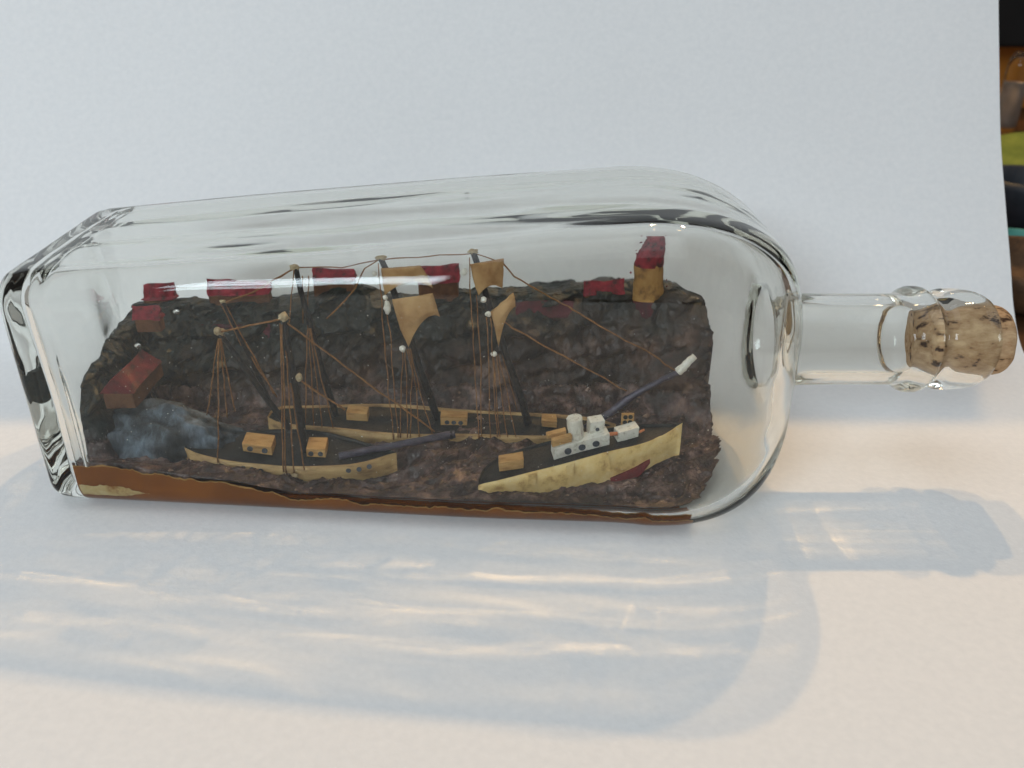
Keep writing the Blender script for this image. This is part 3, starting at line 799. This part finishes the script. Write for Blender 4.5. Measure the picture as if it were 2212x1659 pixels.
def lighthouse():
    y = .2790; base = I(1402, 700, y); top = I(1404, 512, y)
    L = thing('lighthouse', 'stumpy lighthouse with red foot, ochre tower and ragged red top', 'lighthouse', base)
    def seg(name, py0, py1, w0, w1, m, sd, ragged=0.0):
        v, f = [], []; n, s = 28, 22
        for j in range(s+1):
            t = j/s; py = lerp(py0, py1, t); c = I(1400+17*(1-sstep(520, 600, py)), py, y); w = lerp(w0, w1, t)
            for k in range(n):
                a = 2*math.pi*k/n
                q = 1+.07*nz(math.cos(a)*2+sd, math.sin(a)*2, t*5)+ragged*t*(.35*nz(math.cos(a)*4+sd, math.sin(a)*4, t*12)+.2*nz(math.cos(a)*9+sd, math.sin(a)*9, t*25))
                v.append((c.x+w*q*math.cos(a), c.y+w*.55*q*math.sin(a), c.z+ragged*.0012*t*nz(a*3, sd, 4)))
        for j in range(s):
            for k in range(n): f.append((j*n+k, j*n+(k+1) % n, (j+1)*n+(k+1) % n, (j+1)*n+k))
        f.append(tuple(range(s*n, s*n+n))); 
        return link(name, pymesh(name, v, f), m, L)
    seg('foot', 704, 652, .0052, .0053, M['roof_dark'], 1)
    seg('tower', 653, 586, .0054, .0048, M['light_tower'], 5)
    tp = seg('lantern', 590, 512, .0050, .0030, M['roof_red'], 9, .9)
    random.seed(21)
    for k in range(16):
        px = random.choice([random.gauss(1376, 7), random.gauss(1376, 7), random.gauss(1441, 2)]); py = random.uniform(505, 625)
        if py < 560 and px < 1380: px += 14
        blob('paint_fleck', I(px, py, y-.001+random.uniform(0, .001)), random.uniform(.0002, .00045), tp, M['roof_red'], 1.3, .5, 1, .5, 1)
lighthouse()

# ------------------------------------------------------------------ things out of focus beyond the right edge of the paper
def back_things():
    def B(px, py, y): return U(px, py, y)
    # a dark cabinet with an orange wooden panel
    c = thing('cabinet', 'dark cabinet with an orange wooden panel, blurred behind the paper edge', 'cabinet', (.62, .92, -.005))
    p0 = B(2140, 92, .90); z1 = p0.z
    link('panel', box_mesh('panel', Vector((.30, .905, -.004)), Vector((.55, 0, 0)), Vector((0, .02, 0)), Vector((0, 0, z1+.004)), .002), M['orange_board'], c, False)
    link('top_board', box_mesh('top_board', Vector((.28, .86, z1)), Vector((.60, 0, 0)), Vector((0, .10, 0)), Vector((0, 0, .16)), .003), M['black_board'], c, False)
    # jar with beige contents
    j0 = B(2166, 286, .80); rb = .0098
    jar = thing('glass_jar', 'clear jar with beige contents standing before the orange panel', 'jar', (j0.x, .80, -.005))
    def lathe(name, prof_, m):
        v, f = [], []; n = 32
        for (r, z) in prof_:
            for k in range(n): a = 2*math.pi*k/n; v.append((j0.x+r*math.cos(a), .80+r*math.sin(a), z-.005))
        for q in range(len(prof_)-1):
            for k in range(n): f.append((q*n+k, q*n+(k+1) % n, (q+1)*n+(k+1) % n, (q+1)*n+k))
        return link(name, pymesh(name, v, f), m, jar)
    zt = B(2172, 112, .80).z+.005
    lathe('glass', [(0.001, 0), (rb*.9, 0), (rb, .004), (rb, zt*.8), (rb*.85, zt*.92), (rb*.5, zt), (rb*.001, zt)], M['jar_glass'])
    lathe('contents', [(0.001, .004), (rb*.86, .004), (rb*.9, .008), (rb*.9, zt*.62), (.001, zt*.64)], M['jar_fill'])
    # folded yellow green cloth
    v, f = [], []; g0 = B(2162, 352, .66); n = 24
    for i in range(n+1):
        for k in range(n+1):
            u, w = i/n, k/n
            v.append((g0.x-.02+u*.16, .62+w*.09, .006+.016*math.sin(math.pi*w)*(.5+.8*u)+.006*nz(u*4, w*4, 2)))
    N = len(v); v += [(a, b, -.005) for a, b, _ in v]
    for i in range(n):
        for k in range(n):
            a = i*(n+1)+k; f.append((a, a+n+1, a+n+2, a+1))
    bd = [j for j in range(n+1)]+[i*(n+1)+n for i in range(1, n+1)]+[n*(n+1)+j for j in range(n-1, -1, -1)]+[i*(n+1) for i in range(n-1, 0, -1)]
    for a, b in zip(bd, bd[1:]+bd[:1]): f.append((a, b, N+b, N+a))
    tag(link('cloth', pymesh('cloth', v, f), M['green_cloth']), 'folded yellow green cloth lying beyond the paper edge', 'cloth')
    def bowl(name, px, py, y, r, h, m, label, cat):
        c = B(px, py, y); v, f = [], []; n = 36
        pr = [(.25, 0), (.6, .0), (.85, .2), (.98, .55), (1.0, .85), (.97, 1.0), (.90, .97), (.86, .6), (.6, .25), (.01, .2)]
        for (q, z) in pr:
            for k in range(n): a = 2*math.pi*k/n; v.append((c.x+q*r*math.cos(a), y+q*r*math.sin(a), -.005+z*h))
        for q in range(len(pr)-1):
            for k in range(n): f.append((q*n+k, q*n+(k+1) % n, (q+1)*n+(k+1) % n, (q+1)*n+k))
        f.append(tuple(range(n))[::-1])
        tag(link(name, pymesh(name, v, f), m), label, cat)
    bowl('bowl', 2205, 470, .520, .028, .030, M['dark_blue'], 'dark blue bowl beside the curved paper edge', 'bowl')
    bowl('cup', 2212, 520, .452, .020, .013, M['teal'], 'low teal cup in front of the dark bowl', 'cup')
    bowl('basket', 2240, 600, .395, .036, .022, M['basket'], 'brown woven basket at the right picture edge', 'basket')
back_things()

# dust on the inside of the front pane: nobody could count it
def dust():
    random.seed(5); v, f = [], []
    for k in range(260):
        x = random.uniform(XB+.02, .060); z = random.uniform(.014, .070) if k % 3 else random.gauss(.03, .012)
        z = clamp(z, .013, .072); y = wall_y(x, z, -1, .0013); r = random.uniform(.00006, .00016)*(1.5 if random.random() < .08 else 1)
        b = len(v); v += [(x-r, y, z), (x+r, y, z), (x, y-r, z), (x, y+r, z), (x, y, z-r), (x, y, z+r)]
        f += [tuple(b+i for i in t) for t in ((0, 2, 5), (2, 1, 5), (1, 3, 5), (3, 0, 5), (2, 0, 4), (1, 2, 4), (3, 1, 4), (0, 3, 4))]
    tag(link('dust', pymesh('dust', v, f), M['white_paint'], None, False), 'fine pale dust specks on the inside of the front pane', 'dust', kind='stuff')
dust()

# crumbs of putty scattered over the clay: nobody could count them
def crumbs():
    random.seed(11); v, f = [], []; n0 = len(sea.data.polygons)
    src = [p.center for p in sea.data.polygons if p.normal.z > .35]
    for k in range(420):
        c = random.choice(src)
        if c.x < -.06 and random.random() < .5: continue
        r = random.uniform(.00025, .00075)*(1.6 if random.random() < .07 else 1); b = len(v)
        for d in ((-1, 0, 0), (1, 0, 0), (0, -1, 0), (0, 1, 0), (0, 0, -1), (0, 0, 1)):
            q = r*random.uniform(.5, 1.3); v.append((c.x+d[0]*q*1.4, c.y+d[1]*q, c.z+.0001+d[2]*q))
        f += [tuple(b+i for i in t) for t in ((0, 2, 5), (2, 1, 5), (1, 3, 5), (3, 0, 5), (2, 0, 4), (1, 2, 4), (3, 1, 4), (0, 3, 4))]
    o = link('putty_crumbs', pymesh('putty_crumbs', v, f), M['crumb'], None, False)
    tag(o, 'loose buff and mauve putty crumbs scattered over the clay sea', 'crumbs', kind='stuff')
crumbs()

# metres to scene units, and what receives the light bent by the bottle
for o in list(bpy.data.objects):
    if o.type in ('MESH', 'EMPTY'):
        if o.parent is None:
            o.location = o.location*S; o.scale = (S, S, S)
        if o.type == 'MESH':
            o.cycles.is_caustics_caster = o is bottle; o.cycles.is_caustics_receiver = o is not bottle
